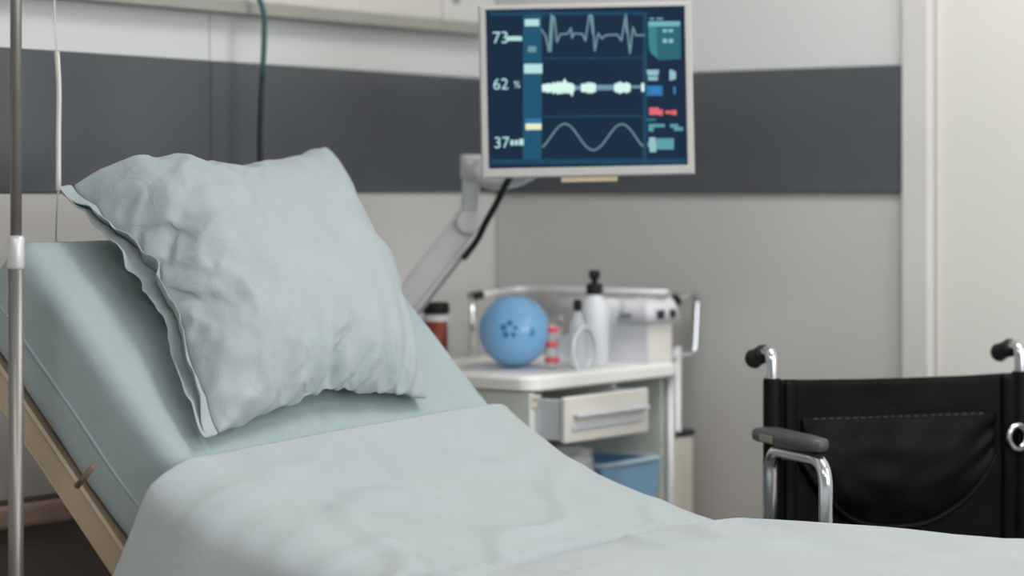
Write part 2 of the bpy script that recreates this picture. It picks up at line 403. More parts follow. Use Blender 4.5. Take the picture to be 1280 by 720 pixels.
for i, (t_, h_) in enumerate(bp):
    nx, nz = nrm(bp, i)
    for j in range(cols):
        crease = -.022*math.exp(-((t_-.80-.012*math.sin(j*.21))/.012)**2)
        if dr_n <= j < dr_n+tops:
            f_ = (j-dr_n)/(tops-1); y = BYN+R_*.6+(BYF-BYN-R_*1.2)*f_
            wv = fold(t_, y)+crease*(.5+.8*abs(noise.noise(Vector((y*4, 0, 7)))))
            wv = (max(wv, -.004) if t_ < .7 else wv)*min(1, .15+(t_-.338)/.14)
            ld = max(0, 1-(t_-.338)/.16); dt = .034*(1-f_)**1.2*ld; wv *= (.35+.65*min(1, (1-f_)/.06))
            V.append((BX+t_+nx*wv+dt, y, h_+nz*wv+.003-dt*nx/max(nz, .2)))
        else:
            near = j < dr_n
            k = (dr_n-1-j) if near else (j-dr_n-tops)
            s_ = (k+1)/dr_n           # 0 at the edge, 1 at the hem
            L = s_*(.36 if near else .30)
            arc = R_*PI/2
            if L < arc: a = L/R_; oy = R_*math.sin(a)-R_*.6; dz = R_*(1-math.cos(a))
            else: oy = R_*.4; dz = R_+(L-arc)
            e = max(0, L-.04)
            amp = e*.22
            fl = math.sin(t_*17+2.2*noise.noise(Vector((t_*3, 0, 1)))+L*2)*amp+noise.noise(Vector((t_*8, L*5, 3)))*amp*.5
            flare = e*(.16 if near else .04)+(.04*smooth01(L/.07)*max(0, 1-(t_-.338)/.5) if near else 0)
            y = (BYN-oy-flare-fl*.5) if near else (BYF+oy+.012+flare+fl*.25)
            yb = BYN+R_*.6 if near else BYF-R_*.6
            wv = fold(t_, yb)*(1-s_)
            lead = max(0, 1-(t_-.315)/.25)          # the leading edge swings back towards the head
            tt = t_-lead*e*.42 if near else t_
            ld = max(0, 1-(t_-.338)/.16); dt = .034*ld if near else 0
            if not near: wv *= .35
            V.append((BX+tt+nx*wv+dt, y, h_+nz*wv+.003-dz-dt*nx/max(nz, .2)))
for i in range(rows-1):
    for j in range(cols-1):
        F.append([i*cols+j, i*cols+j+1, (i+1)*cols+j+1, (i+1)*cols+j])
bl = mk('blanket', V, F, 'blanket', None, smooth=True, solid=.008)
tag(bl, 'pale grey-blue blanket spread over the lower half of the bed', 'blanket')

# pillow: inflated with a short cloth simulation, then laid on the backrest
def pillow_shape(W=.60, Hh=.60, nu=64, nv=64):
    idx = {}; V = []; F = []
    for s_ in (1, -1):
        for i in range(nu+1):
            for j in range(nv+1):
                edge = i in (0, nu) or j in (0, nv)
                if edge and s_ == -1: idx[(s_, i, j)] = idx[(1, i, j)]; continue
                idx[(s_, i, j)] = len(V)
                u = i/nu*2-1; v = j/nv*2-1
                zz = 0 if edge else s_*(.010+.012*(1-u*u)*(1-v*v)+.004*noise.noise(Vector((u*6, v*6, s_*3))))
                V.append((u*W/2, v*Hh/2, zz))
        for i in range(nu):
            for j in range(nv):
                q = [idx[(s_, i, j)], idx[(s_, i+1, j)], idx[(s_, i+1, j+1)], idx[(s_, i, j+1)]]
                F.append(q if s_ == 1 else q[::-1])
    me = bpy.data.meshes.new('pillow_sim'); me.from_pydata(V, [], F)
    o = bpy.data.objects.new('pillow_sim', me); col.objects.link(o)
    c = o.modifiers.new('cloth', 'CLOTH'); s = c.settings
    s.quality = 6; s.mass = .25; s.tension_stiffness = 25; s.compression_stiffness = 25; s.shear_stiffness = 8; s.bending_stiffness = .25
    s.air_damping = 3; s.use_pressure = True; s.uniform_pressure_force = 5.0
    s.effector_weights.gravity = 0; c.collision_settings.use_collision = False
    c.point_cache.frame_end = 34
    for f in range(1, 33): sc.frame_set(f)
    dg = bpy.context.evaluated_depsgraph_get(); ev = o.evaluated_get(dg); m2 = ev.to_mesh()
    out = [v.co.copy() for v in m2.vertices]; ev.to_mesh_clear()
    sc.frame_set(1)
    bpy.data.objects.remove(o); bpy.data.meshes.remove(me)
    return out, F, idx, nu, nv
pv, pf, pidx, nu, nv = pillow_shape()
zmax = max(abs(v.z) for v in pv)
print('PILLOW zmax', zmax, 'corner', pv[0], pv[pidx[(1, nu, nv)]])
TLc, TRc = Vector((.375, -1.700, 1.198)), Vector((.335, -1.000, 1.280))
BLc, BRc = Vector((.752, -1.742, .812)), Vector((.732, -1.185, .830))
cu = abs(pv[pidx[(1, 0, 0)]].x); cv = abs(pv[pidx[(1, 0, 0)]].y)
PN = Vector((.97, 0, 1)).normalized()
def mplane(p): return (p-Vector((BX, 0, 1.111))).dot(PN)
def smooth01(x): x = max(0, min(1, x)); return x*x*(3-2*x)
PT = .072/zmax
V = []
rev = {}
for (s_, i, j), k in pidx.items(): rev.setdefault(k, (i, j))
for n_, p in enumerate(pv):
    i, j = rev[n_]
    ex = .4*cu+.6*abs(pv[pidx[(1, nu if p.x > 0 else 0, j)]].x); ey = (.55 if p.y < 0 else .8)*cv+(.45 if p.y < 0 else .2)*abs(pv[pidx[(1, i, nv if p.y > 0 else 0)]].y)
    u = p.x/ex*.5+.5; v = p.y/ey*.5+.5
    q = (BLc*(1-u)+BRc*u)*(1-v)+(TLc*(1-u)+TRc*u)*v
    uu = max(-1, min(1, u*2-1)); vv = max(-1, min(1, v*2-1))
    q = q+PN*(.045*(1-uu**4)*(1-vv**4))
    q = q+Vector((.5, 0, .87))*(.050*max(0, min(1, u/.11))*(1-smooth01((u-.15)/.5))*max(0, min(1, v))**1.3)
    q = q+Vector((0, 1, 0))*(.034*smooth01((u-.4)/.6)*max(0, 4*v*(1-v)))
    zz = p.z*PT
    lf = smooth01((.48-u)/.3)*smooth01((u+.02)/.1)
    if p.z > 0:
        zz += lf*(.009*noise.noise(Vector((u*13, v*11, 2)))+.045*max(0, .2-abs(noise.noise(Vector((u*7+v*2, v*8-u*3, 5)))))+.016*max(0, .2-abs(noise.noise(Vector((u*15-v*5, v*16+u*6, 11))))))
        zz += (1-lf)*.0035*noise.noise(Vector((u*5+v*4, v*4-u*3, 8)))
        zz += .015*math.sin(u*58+3*noise.noise(Vector((u*6, 0, 3))))*math.exp(-max(0, v-.03)/.13)*smooth01(v/.05)*smooth01((u-.2)/.2)*smooth01((1-u)/.1)
        zz += .03*max(0, .12-abs(noise.noise(Vector((u*3-v*4, v*3+u*4, 21)))))*smooth01((v-.55)/.3)
        zz -= .006*math.exp(-((u-.36-.01*math.sin(v*9))/.012)**2)*smooth01((.5-abs(v-.5))/.1)
    q = q+PN*zz
    d = mplane(q)
    if d < .006 and q.x > BX-.02: q = q+PN*(.006-d)
    V.append(q)
pil = root('pillow', tuple((TLc+TRc+BLc+BRc)/4), 'square aqua pillow leaning on the raised backrest', 'pillow')
pc = mk('pillowcase', V, pf, 'pillow', pil, smooth=True, sub=1)
# open hem of the pillowcase down the left edge
def hem(off, seedv, width):
    Vh = []; Fh = []; n = 5
    for j in range(nv+1):
        b = V[pidx[(1, 0, j)]]; 
        v = j/nv
        out = Vector((.10, -1, -.1)).normalized()
        lift = off*math.sin(PI*min(1, max(0, v)))
        for k in range(n+1):
            s_ = k/n
            wv = noise.noise(Vector((v*6, s_*1.5, seedv)))*.014*s_+noise.noise(Vector((v*15, s_*2, seedv+5)))*.006*s_
            q = b+out*(s_*width*(.8+.25*noise.noise(Vector((v*4, 0, seedv)))))+PN*(lift*s_+wv)
            d = mplane(q)
            if d < .004 and q.y > BYN+.03: q = q+PN*(.004-d)
            Vh.append(q)
    for j in range(nv):
        for k in range(n): Fh.append([j*(n+1)+k, j*(n+1)+k+1, (j+1)*(n+1)+k+1, (j+1)*(n+1)+k])
    return mk('pillowcase_hem', Vh, Fh, 'pillow', pil, smooth=True, sub=1, solid=.003)
hem(.030, 1.0, .040); hem(-.002, 6.0, .050)

# ------------------------------------------------------------------ IV stand and lines
pb = P(20, 300, 3.7)
iv = root('iv_stand', (pb.x, pb.y, 0), 'upright steel drip stand beside the head of the bed', 'iv stand')
tube('lower_pole', [(pb.x, pb.y, .09), (pb.x, pb.y, 1.09)], .0118, 'steel', iv, seg=20)
tube('upper_pole', [(pb.x, pb.y, 1.05), (pb.x, pb.y, 2.02)], .0088, 'steel', iv, seg=20)
lathe('collar', [(.0118, -.028), (.0135, -.024), (.0135, .018), (.0105, .024)], (pb.x, pb.y, 1.10), 'alu', iv, seg=20)
lathe('hub', [(.012, 0), (.035, .005), (.035, .05), (.016, .075)], (pb.x, pb.y, .08), 'steel', iv)
for k in range(5):
    a = 2*PI*k/5+.4; x, y = pb.x+.25*math.cos(a), pb.y+.25*math.sin(a)
    tube('leg', [(pb.x, pb.y, .105), (x, y, .075)], .011, 'steel', iv); caster('caster', x, y, iv, .028, .08)
for k in range(2):
    a = .63+PI*k; dx, dy = math.cos(a), math.sin(a)
    tube('hook', fillet([(pb.x, pb.y, 2.01), (pb.x+dx*.075, pb.y+dy*.075, 2.01), (pb.x+dx*.085, pb.y+dy*.085, 2.05)], .02), .004, 'steel', iv, seg=8)
hk = Vector((pb.x+math.cos(.63)*.07, pb.y+math.sin(.63)*.07, 2.0))
bag = root('iv_bag', (hk.x, hk.y, 1.72), 'clear drip bag hanging from the stand hook', 'drip bag')
V = []; F = []
secs = [(1.70, .012, .010), (1.715, .045, .014), (1.74, .055, .022), (1.85, .055, .02), (1.93, .05, .010), (1.965, .048, .004), (2.012, .046, .003)]
for (z, a_, b_) in secs:
    for k in range(20):
        an = 2*PI*k/20; lx, ly = a_*math.cos(an), b_*math.sin(an); V.append((hk.x+CP*lx-SP*ly, hk.y+SP*lx+CP*ly, z))
for i in range(len(secs)-1):
    for k in range(20):
        l = (k+1) % 20; F.append([i*20+k, i*20+l, i*20+20+l, i*20+20+k])
F.append(list(range(20))[::-1]); F.append([(len(secs)-1)*20+k for k in range(20)])
mk('pouch', V, F, 'clear', bag, smooth=True)
lathe('drip_chamber', [(.004, 0), (.009, .008), (.009, .05), (.004, .06)], (hk.x, hk.y, 1.64), 'clear', bag)
ln = root('iv_line', (hk.x, hk.y, 1.1), 'thin clear drip tube hanging beside the steel stand', 'tube')
tube('thin_tube', fillet([(hk.x, hk.y, 1.64), P(68, -60, 3.72), P(68, 20, 3.72), P(71, 66, 3.72)], .05), .0016, 'ivtube', ln, seg=8)
tube('thick_tube', fillet([P(71, 64, 3.72), P(74, 110, 3.72), P(73, 160, 3.72), P(73, 205, 3.72), P(73, 238, 3.72)], .04), .0042, 'ivtube2', ln, seg=10)
tube('thin_tube', fillet([P(73, 236, 3.72), P(71, 262, 3.92), P(70, 288, 4.10), P(70, 335, 4.16), P(72, 420, 4.18)], .05), .0018, 'ivtube', ln, seg=8)

# cable hanging on the wall above the pillow
c_ = root('hanging_cable', (.06, -.85, 1.2), 'dark cable hanging down the wall behind the pillow', 'cable')
zc = 4.82
tube('teal_sleeve', fillet([P(318, -28, zc), P(324, -2, zc), P(331, 18, zc), P(330, 60, zc), P(328, 98, zc)], .03), .0056, 'teal', c_, seg=10)
tube('black_lead', fillet([P(328, 96, zc), P(325, 150, zc), P(325, 200, zc), P(330, 300, zc), P(345, 420, zc)], .05), .0056, 'cable', c_, seg=10)

# ------------------------------------------------------------------ patient monitor on its arm
MZ = 4.60; mc = P(733, 112.5, MZ)
mon = root('patient_monitor', tuple(mc), 'white framed vital signs monitor showing green waveforms on navy screen', 'monitor', local=True)
mon.rotation_euler = (0, math.radians(-1.15), math.radians(36.2))
mon.rotation_mode = 'YXZ'
mon.rotation_euler = (0, math.radians(-1.15), math.radians(36.2))
PM = FPX/MZ
W2, H2 = 266/2/PM, 216/2/PM
SW, SH = 248/2/PM, 198/2/PM; SZ = 3/PM
def frame_ring(name, w0, h0, w1, h1, zc0, zc1, y0, y1, m, parent):
    Vv = []; Ff = []
    for (w_, h_, z_, y_) in ((w0, h0, zc0, y1), (w0, h0, zc0, y0+.003), (w0-.003, h0-.003, zc0, y0), (w1+.0015, h1+.0015, zc1, y0), (w1, h1, zc1, y0+.005), (w1, h1, zc1, y1)):
        for (a, b) in ((-1, -1), (1, -1), (1, 1), (-1, 1)): Vv.append((a*w_, y_, z_+b*h_))
    for i in range(5):
        for k in range(4):
            l = (k+1) % 4; Ff.append([i*4+k, i*4+l, i*4+4+l, i*4+4+k])
    for k in range(4):
        l = (k+1) % 4; Ff.append([k, l, 20+l, 20+k])
    return mk(name, Vv, Ff, m, parent)
bz = frame_ring('bezel', W2, H2, SW, SH, 0, SZ, -.006, .02, 'bezel', mon)
box('housing', -W2+.004, W2-.004, .0205, .05, -H2+.004, H2-.004, 'bezelback', mon, .01, 3)
box('rear_cover', -.13, .13, .0505, .075, -.10, .10, 'bezelback', mon, .015, 3)
scr = box('screen', -SW+.0004, SW-.0004, .0, .012, SZ-SH+.0004, SZ+SH-.0004, 'screen', mon, 0)
box('rating_label', -.052, .056, -.003, .004, -H2-.0105, -H2-.0004, 'tag', mon, .001, 1)
# flat picture on the screen, X/Y measured on the display in units of 1/740 x 1/596
def S(X, Y):
    u = (X-61)/738; v = (Y-26)/596
    v += 12/596*(u-.5); u -= 13/738*(v-.5)
    return (-SW+u*2*SW, SZ+SH-v*2*SH)
def flat(name, polys, g, d=.0006):
    Vv = []; Ff = []
    for poly in polys:
        b = len(Vv)
        for (X, Y) in poly: x, z = S(X, Y); Vv.append((x, -d, z))
        Ff.append(list(range(b, len(Vv))))
    o = mk(name, Vv, Ff, G[g], scr); return o
def rc(a, b, c, d): return [(a, b), (c, b), (c, d), (a, d)]
def strokes(pts, wd):
    out = []
    for (a, b) in zip(pts[:-1], pts[1:]):
        dx, dy = b[0]-a[0], b[1]-a[1]; l = math.hypot(dx, dy) or 1; nx, ny = -dy/l*wd/2, dx/l*wd/2
        ex, ey = dx/l*wd*.3, dy/l*wd*.3
        out.append([(a[0]+nx-ex, a[1]+ny-ey), (b[0]+nx+ex, b[1]+ny+ey), (b[0]-nx+ex, b[1]-ny+ey), (a[0]-nx-ex, a[1]-ny-ey)])
    return out
flat('side_strip', [rc(194, 36, 264, 612)], 'strip', .0003)
flat('edge_strip', [rc(70, 38, 640, 52), rc(75, 592, 800, 612), rc(640, 40, 656, 590)], 'edge', .0004)
for q in (rc(266, 211, 640, 215), rc(266, 430, 640, 434)): flat('divider', [q], 'line', .0003)
flat('marker_bar', [rc(200, 66, 254, 92)], 'pale'); flat('marker_bar', [rc(212, 168, 243, 190)], 'dim')
flat('marker_bar', [rc(198, 234, 266, 270)], 'pale')
flat('marker_bar', [rc(203, 440, 264, 455)], 'blue'); flat('marker_bar', [rc(204, 458, 263, 482)], 'yellow')
flat('ecg_waveform', strokes([(262, 105), (278, 128), (290, 188), (299, 50), (311, 62), (320, 152), (334, 122), (358, 122), (366, 112), (372, 100), (376, 138), (384, 120), (415, 122), (426, 148), (440, 52), (452, 56), (461, 186), (474, 120), (488, 140), (500, 128), (545, 125), (560, 148), (576, 50), (592, 196), (603, 98), (614, 128), (645, 128)], 6.5), 'wave')
for (q, w_) in (([(296, 186), (304, 54)], 9), ([(446, 52), (455, 120)], 9), ([(575, 60), (580, 115)], 8)): flat('ecg_peak', strokes(q, w_), 'dim')
random.seed(3)
pl = []
for (a, b, am) in ((265, 386, 23), (410, 460, 21), (533, 590, 22)):
    x = a
    while x < b:
        f_ = math.sin(PI*min(1, max(0.12, (x-a+8)/(b-a+16))))**.35; h_ = am*f_*random.uniform(.75, 1.05); pl.append(rc(x, 325-h_, x+6, 325+h_)); x += 5.5
pl.append([(338, 310), (349, 288), (362, 312)]); pl.append([(360, 335), (378, 358), (384, 335)]); pl.append(rc(634, 308, 646, 340))
for (a, b) in ((0, 400), (400, 500), (500, 600), (600, 700)): flat('breath_burst', [q for q in pl if a <= q[0][0] < b], 'white', .0008)
for q in (rc(386, 318, 410, 332), rc(460, 314, 533, 334), rc(590, 317, 636, 327)): flat('breath_trace', [q], 'dim')
sp = []
for k in range(61):
    x = 268+k*6.2; ph = (x-350)/212*2*PI
    y = 510-50*math.cos(ph)*(1.0 if math.cos(ph) > 0 else .98); sp.append((x, y+(2 if x > 480 else 0)))
flat('pulse_waveform', strokes(sp, 6), 'wave')
flat('data_panel', [[(660, 95), (780, 92), (782, 218), (700, 222), (668, 195), (662, 170)]], 'panel')
flat('data_panel', [[(660, 95), (690, 94), (694, 214), (672, 196), (662, 170)]], 'panel2', .0007)
flat('data_header', [rc(660, 76, 778, 95)], 'head'); flat('data_header', [rc(665, 62, 682, 70), rc(690, 62, 714, 70)], 'dim')
flat('data_row', [rc(714, 106, 730, 117), rc(736, 106, 752, 117), rc(714, 142, 730, 157), rc(736, 142, 752, 157)], 'mid', .0009)
flat('data_block', [rc(654, 258, 700, 268), rc(657, 268, 698, 280), rc(660, 284, 696, 298)], 'mid'); flat('data_block', [rc(739, 258, 752, 298), rc(752, 264, 763, 294)], 'mid')
flat('data_block', [rc(654, 318, 714, 356)], 'blue'); flat('data_block', [rc(668, 324, 704, 346)], 'bblue', .0009); flat('data_block', [rc(754, 322, 762, 350)], 'bblue')
flat('alarm_text', [rc(664, 400, 700, 428), rc(700, 408, 715, 430), rc(724, 412, 744, 424), rc(746, 410, 766, 428)], 'red')
flat('data_block', [rc(654, 440, 690, 452)], 'panel')
flat('data_row', [rc(662, 462, 722, 474), rc(662, 474, 680, 490), rc(742, 462, 772, 476), rc(756, 474, 790, 488)], 'teal')
flat('data_block', [rc(664, 512, 688, 530), rc(660, 530, 690, 548), rc(666, 548, 690, 568)], 'mid'); flat('data_block', [rc(690, 516, 756, 558)], 'teal')
def text(name, s_, X, Y, hgt, g):
    cu_ = bpy.data.curves.new(name, 'FONT'); cu_.body = s_; cu_.size = 1.0
    o = bpy.data.objects.new(name, cu_); col.objects.link(o)
    bpy.context.view_layer.update()
    me = o.evaluated_get(bpy.context.evaluated_depsgraph_get()).to_mesh()
    k = hgt/596*2*SH/.70; x0, z0 = S(X, Y)
    Vv = [(x0+v.co.x*k, -.0008, z0+v.co.y*k) for v in me.vertices]; Ff = [list(p.vertices) for p in me.polygons]
    bpy.data.objects.remove(o); bpy.data.curves.remove(cu_)
    return mk(name, Vv, Ff, G[g], scr)
text('reading', '73', 80, 156, 44, 'pale'); flat('reading', [rc(136, 130, 190, 147)], 'pale')
text('reading', '62', 82, 330, 42, 'pale'); text('reading', '%', 160, 324, 26, 'pale')
text('reading', '37', 86, 550, 42, 'pale'); flat('reading', [rc(148, 520, 160, 540), rc(164, 520, 176, 540), rc(180, 516, 197, 540)], 'pale')

# articulated arm from the left wall to the back of the monitor
am = root('monitor_mount', tuple(P(460, 470, 5.3)), 'grey articulated arm holding the monitor out from the wall', 'monitor arm')
j0 = P(478, 416, 4.98); j1 = P(586, 277, 4.86); j2 = P(590, 208, 4.83); back = mc+Vector((SP*-.08, CP*.08, -.06))
box('wall_plate', .0005, .02, j0.y-.05, j0.y+.05, j0.z-.14, j0.z+.10, 'alu', am, .005)
lathe('pivot', [(.026, -.028), (.030, -.025), (.030, .025), (.026, .028)], (j0.x, j0.y, j0.z), 'alu', am)
tube('wall_link', [(.015, j0.y, j0.z), (j0.x, j0.y, j0.z)], .018, 'alu', am)
rectsweep('arm_beam', [j0, j1], .050, .060, 'armw', am, side=(-SP, CP, 0))
d_ = (j1-j0).normalized(); off_ = d_.cross(Vector((-SP, CP, 0))).normalized()
if off_.z > 0: off_ = -off_
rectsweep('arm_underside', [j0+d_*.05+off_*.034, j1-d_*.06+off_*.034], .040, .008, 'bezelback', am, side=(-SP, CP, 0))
lathe('elbow', [(.022, -.030), (.026, -.026), (.026, .026), (.022, .030)], tuple(j1), 'alu', am, axis=(-SP, CP, 0))
rectsweep('upright_link', [j1-Vector((0, 0, .01)), j2], .036, .036, 'alu', am, side=(CP, SP, 0))
lathe('head_joint', [(.020, -.024), (.024, -.02), (.024, .02), (.020, .024)], tuple(j2), 'alu', am)
tube('head_link', fillet([j2, P(612, 230, 4.80), P(655, 222, 4.78), back], .04), .017, 'alu', am)
box_c = back
lathe('head_plate', [(.03, 0), (.034, .004), (.034, .022)], tuple(mc+Vector((-SP*.10, CP*.10, -.06))), 'alu', am, axis=(SP, -CP, 0))
cb = tube('monitor_cable', fillet([P(650, 205, 4.72), P(634, 226, 4.72), P(622, 252, 4.74), P(606, 280, 4.77), P(597, 300, 4.80), P(580, 322, 4.84)], .02), .0065, 'cable', None, seg=10)
tag(cb, 'black cable running down from the monitor along its arm', 'cable')

# ------------------------------------------------------------------ cart
X0, X1, Y0, Y1, CT = .165, .580, -.670, -.141, .83
ct = root('medical_cart', ((X0+X1)/2, (Y0+Y1)/2, 0), 'white medical supply cart with open drawer standing in the corner', 'cart')
def rounded_slab(name, x0, x1, y0, y1, z0, z1, r, m, parent):
    pts = []
    for (cx, cy, a0) in ((x1-r, y1-r, 0), (x0+r, y1-r, PI/2), (x0+r, y0+r, PI), (x1-r, y0+r, 1.5*PI)):
        for k in range(7): a = a0+PI/2*k/6; pts.append((cx+r*math.cos(a), cy+r*math.sin(a)))
    V = []; F = []; n = len(pts); cx, cy = (x0+x1)/2, (y0+y1)/2
    for (z, s_) in ((z0, .012), (z0+.006, 0), (z1-.008, 0), (z1-.002, .004), (z1, .012)):
        for (x, y) in pts: V.append((x-math.copysign(s_, x-cx), y-math.copysign(s_, y-cy), z))
    for i in range(4):
        for k in range(n): l = (k+1) % n; F.append([i*n+k, i*n+l, i*n+n+l, i*n+n+k])
    F.append(list(range(n))[::-1]); F.append([4*n+k for k in range(n)])
    return mk(name, V, F, m, parent)
rounded_slab('worktop', X0-.01, X1+.012, Y0-.012, Y1+.012, CT-.034, CT, .035, 'cartw', ct)
box('side_panel', X0, X1, Y0, Y0+.018, .13, CT-.0345, 'cartside', ct, .002)
box('side_panel', X0, X1-.02, Y1-.018, Y1, .13, CT-.0345, 'cartside', ct, .002)
box('back_panel', X0, X0+.012, Y0+.0185, Y1-.0185, .13, CT-.0345, 'cartw', ct, .001)
for z in (.475, .13): box('shelf', X0+.0125, X1-.006, Y0+.0185, Y1-.0185, z, z+.018, 'cartw', ct, .002)
box('drawer_runner', X0+.0125, X1-.02, -.345, -.335, .70, CT-.0345, 'cartw', ct, .001)
box('hinge_block', X1-.004, X1+.004, Y0+.004, Y0+.034, .766, .792, 'holder', ct, .002)
for (yy) in (Y0+.011, Y0+.026): lathe('hinge_rivet', [(.004, 0), (.004, .003)], (X1+.004, yy, .783), 'bumper', ct, axis=(1, 0, 0), seg=10)
tube('corner_post', [(X1-.008, Y1-.004, .13), (X1-.008, Y1-.004, CT-.0345)], .011, 'alu', ct)
# drawer standing open
DXF = .655
dw = box('drawer', X0+.08, DXF-.014, -.652, -.646, .704, .785, 'drawerside', ct, .002)
box('drawer_side', X0+.08, DXF-.014, -.366, -.360, .704, .785, 'drawerside', dw, .002)
box('drawer_bottom', X0+.08, DXF-.014, -.646, -.366, .704, .710, 'drawer', dw, .001)
box('drawer_back', X0+.08, X0+.086, -.646, -.366, .710, .785, 'drawer', dw, .001)
fr = box('drawer_front', DXF-.0135, DXF, -.655, -.356, .699, .790, 'drawer', dw, .004)
box('drawer_handle', DXF+.004, DXF+.016, -.630, -.372, .748, .757, 'drawerside', fr, .004, 3)
for y in (-.628, -.382): box('handle_post', DXF+.0002, DXF+.006, y, y+.008, .749, .756, 'drawerside', fr, .001)
box('handle_recess', DXF+.0002, DXF+.004, -.635, -.385, .724, .736, 'drawerside', fr, .0015)
# gallery rail, posts, push handle
RZ = .975
tube('gallery_rail', fillet([(X0+.006, -.318, RZ-.012), (X0+.006, Y1-.002, RZ), (X1-.012, Y1-.002, RZ)], .06), .0075, 'alu', ct)
for (x, y, zt) in ((X0+.006, -.318, RZ-.012), (X1-.012, Y1-.002, RZ), (X0+.12, Y1-.002, RZ)):
    po = tube('rail_post', [(x, y, CT), (x, y, zt+.004)], .0065, 'chrome', ct)
    lathe('post_foot', [(.013, 0), (.013, .006), (.008, .014)], (x, y, CT), 'bezel', po, seg=16)
tube('rail_joint', [(X0+.006, -.322, RZ-.012), (X0+.006, -.285, RZ-.009)], .0095, 'rubber', ct)
tube('side_panel_rail', [(X0+.03, Y1-.002, CT+.11), (X1-.03, Y1-.002, CT+.11)], .014, 'alu', ct, sx=1.6)
tube('push_handle', fillet([(X1-.012, Y1+.008, .958), (X1-.012, Y1+.112, .972), (X1-.012, Y1+.100, .835), (X1-.012, Y1+.010, .838)], .022), .008, 'chrome', ct)
for z in (.958, .84): lathe('handle_clamp', [(.014, -.012), (.014, .012)], (X1-.012, Y1+.014, z), 'rubber' if z > .9 else 'alu', ct, axis=(0, 1, 0), seg=16)
tube('side_tube', [(X1-.004, Y1+.020, .16), (X1-.004, Y1+.020, .86)], .0085, 'alu', ct)
hb = box('side_holder', X1-.10, X1+.004, Y1+.004, Y1+.072, .36, .664, 'holder', ct, .006, 3)
box('holder_rim', X1-.102, X1+.006, Y1+.002, Y1+.076, .6645, .678, 'ink', hb, .003)
for (x, y) in ((X0+.05, Y0+.05), (X1-.05, Y0+.05), (X0+.05, Y1-.05), (X1-.05, Y1-.05)): caster('caster', x, y, ct, .045, .13)

# bins on the cart shelf
def bin_(name, x0, x1, y0, y1, z0, z1, m, rm, label):
    t = root(name, ((x0+x1)/2, (y0+y1)/2, z0), label, 'bin')
    th = .003; tp = .012
    V = []; F = []
    for (z, o, i_) in ((z0, tp, 0), (z1, 0, 0), (z1, 0, th), (z0+th, tp, th)):
        for (a, b) in ((x0, y0), (x1, y0), (x1, y1), (x0, y1)):
            cx, cy = (x0+x1)/2, (y0+y1)/2; e = o+i_
            V.append((a-math.copysign(e, a-cx), b-math.copysign(e, b-cy), z))
    for i in range(3):
        for k in range(4): l = (k+1) % 4; F.append([i*4+k, i*4+l, i*4+4+l, i*4+4+k])
    F.append([3, 2, 1, 0]); F.append([12, 13, 14, 15])
    b = mk('tub', V, F, m, t)
    tube('rim', fillet([(x0, y0, z1), (x1, y0, z1), (x1, y1, z1), (x0, y1, z1)], .02, closed=True), .006, rm, t, closed=True, seg=10)
    return t
bin_('storage_bin', .25, .566, -.395, -.172, .4935, .625, 'bin', 'binrim', 'blue plastic storage bin on the lower shelf of the cart')
bin_('storage_bin', .25, .566, -.645, -.415, .4935, .600, 'bin2', 'bin2', 'grey plastic bin on the cart shelf beside the blue bin')
def crumple(name, c, rx, ry, rz, m, amp, seed, parent=None, sub=3):
    bm = bmesh.new(); bmesh.ops.create_icosphere(bm, subdivisions=sub+1, radius=1)
    for v in bm.verts:
        n_ = v.co.normalized(); r = 1+amp*noise.noise(n_*2.2+Vector((seed, 0, 0)))+amp*.6*noise.noise(n_*5+Vector((0, seed, 0)))
        v.co = Vector((c[0]+n_.x*r*rx, c[1]+n_.y*r*ry, max(c[2]-rz*.8, c[2]+n_.z*r*rz)))
    V, F = bmdata(bm); return mk(name, V, F, m, parent, smooth=True)
tag(crumple('plastic_bag', (.51, -.47, .638), .065, .075, .042, 'film', .3, 2.3), 'crumpled clear plastic bag under the open drawer', 'plastic bag')

# things on the worktop
rc_ = root('resuscitator', tuple(P(660, 459, 4.95)), 'translucent blue resuscitator bag with red ringed valve and clear mask', 'resuscitator')
bc = P(643, 414, 4.95); bc.z = CT+.0755
vd = Vector((SP, -CP, 0)); rt = Vector((CP, SP, 0))    # towards the viewer / to the right
ax = (vd*.93+rt*-.05+Vector((0, 0, .08))).normalized()
prof = [(.0005, -.115), (.02, -.113), (.045, -.10), (.063, -.07), (.0725, -.03), (.0740, .0), (.0725, .03), (.066, .055), (.050, .078), (.030, .090), (.012, .094), (.0005, .0945)]
bg = lathe('bag', prof, tuple(bc), 'bluebag', rc_, axis=tuple(ax), seg=40)
tip = bc+ax*.0935
e1 = (rt-ax*rt.dot(ax)).normalized(); e2 = ax.cross(e1)
tip = tip-e1*.004
for k in range(5):
    a = 2*PI*k/5+.3; q = tip+e1*math.cos(a)*.0115+e2*math.sin(a)*.0115-ax*.003
    lathe('valve_hole', [(.0078, -.003), (.0078, .002), (.004, .004)], tuple(q), 'bluedark', bg, axis=tuple(ax), seg=12)
q = bc+e1*.035+ax*.080+e2*-.004
lathe('inlet_port', [(.011, -.012), (.011, .004), (.008, .006)], tuple(q), 'bluedark', bg, axis=tuple((ax+e1*.45).normalized()), seg=18)
vb = P(690, 424, 4.92); vb.z = CT+.052
lathe('valve', [(.010, -.050), (.0135, -.047), (.0135, -.012), (.011, -.008), (.011, .008), (.0135, .012), (.0135, .032), (.009, .038)], tuple(vb), 'clear', rc_, seg=24)
for z in (-.030, -.002, .024): lathe('valve_ring', [(.0130, -.006), (.0148, -.004), (.0148, .004), (.0130, .006)], (vb.x, vb.y, vb.z+z*1.15), 'red', rc_, seg=18)
mk_c = P(710, 430, 4.92); mk_c.z = CT+.040
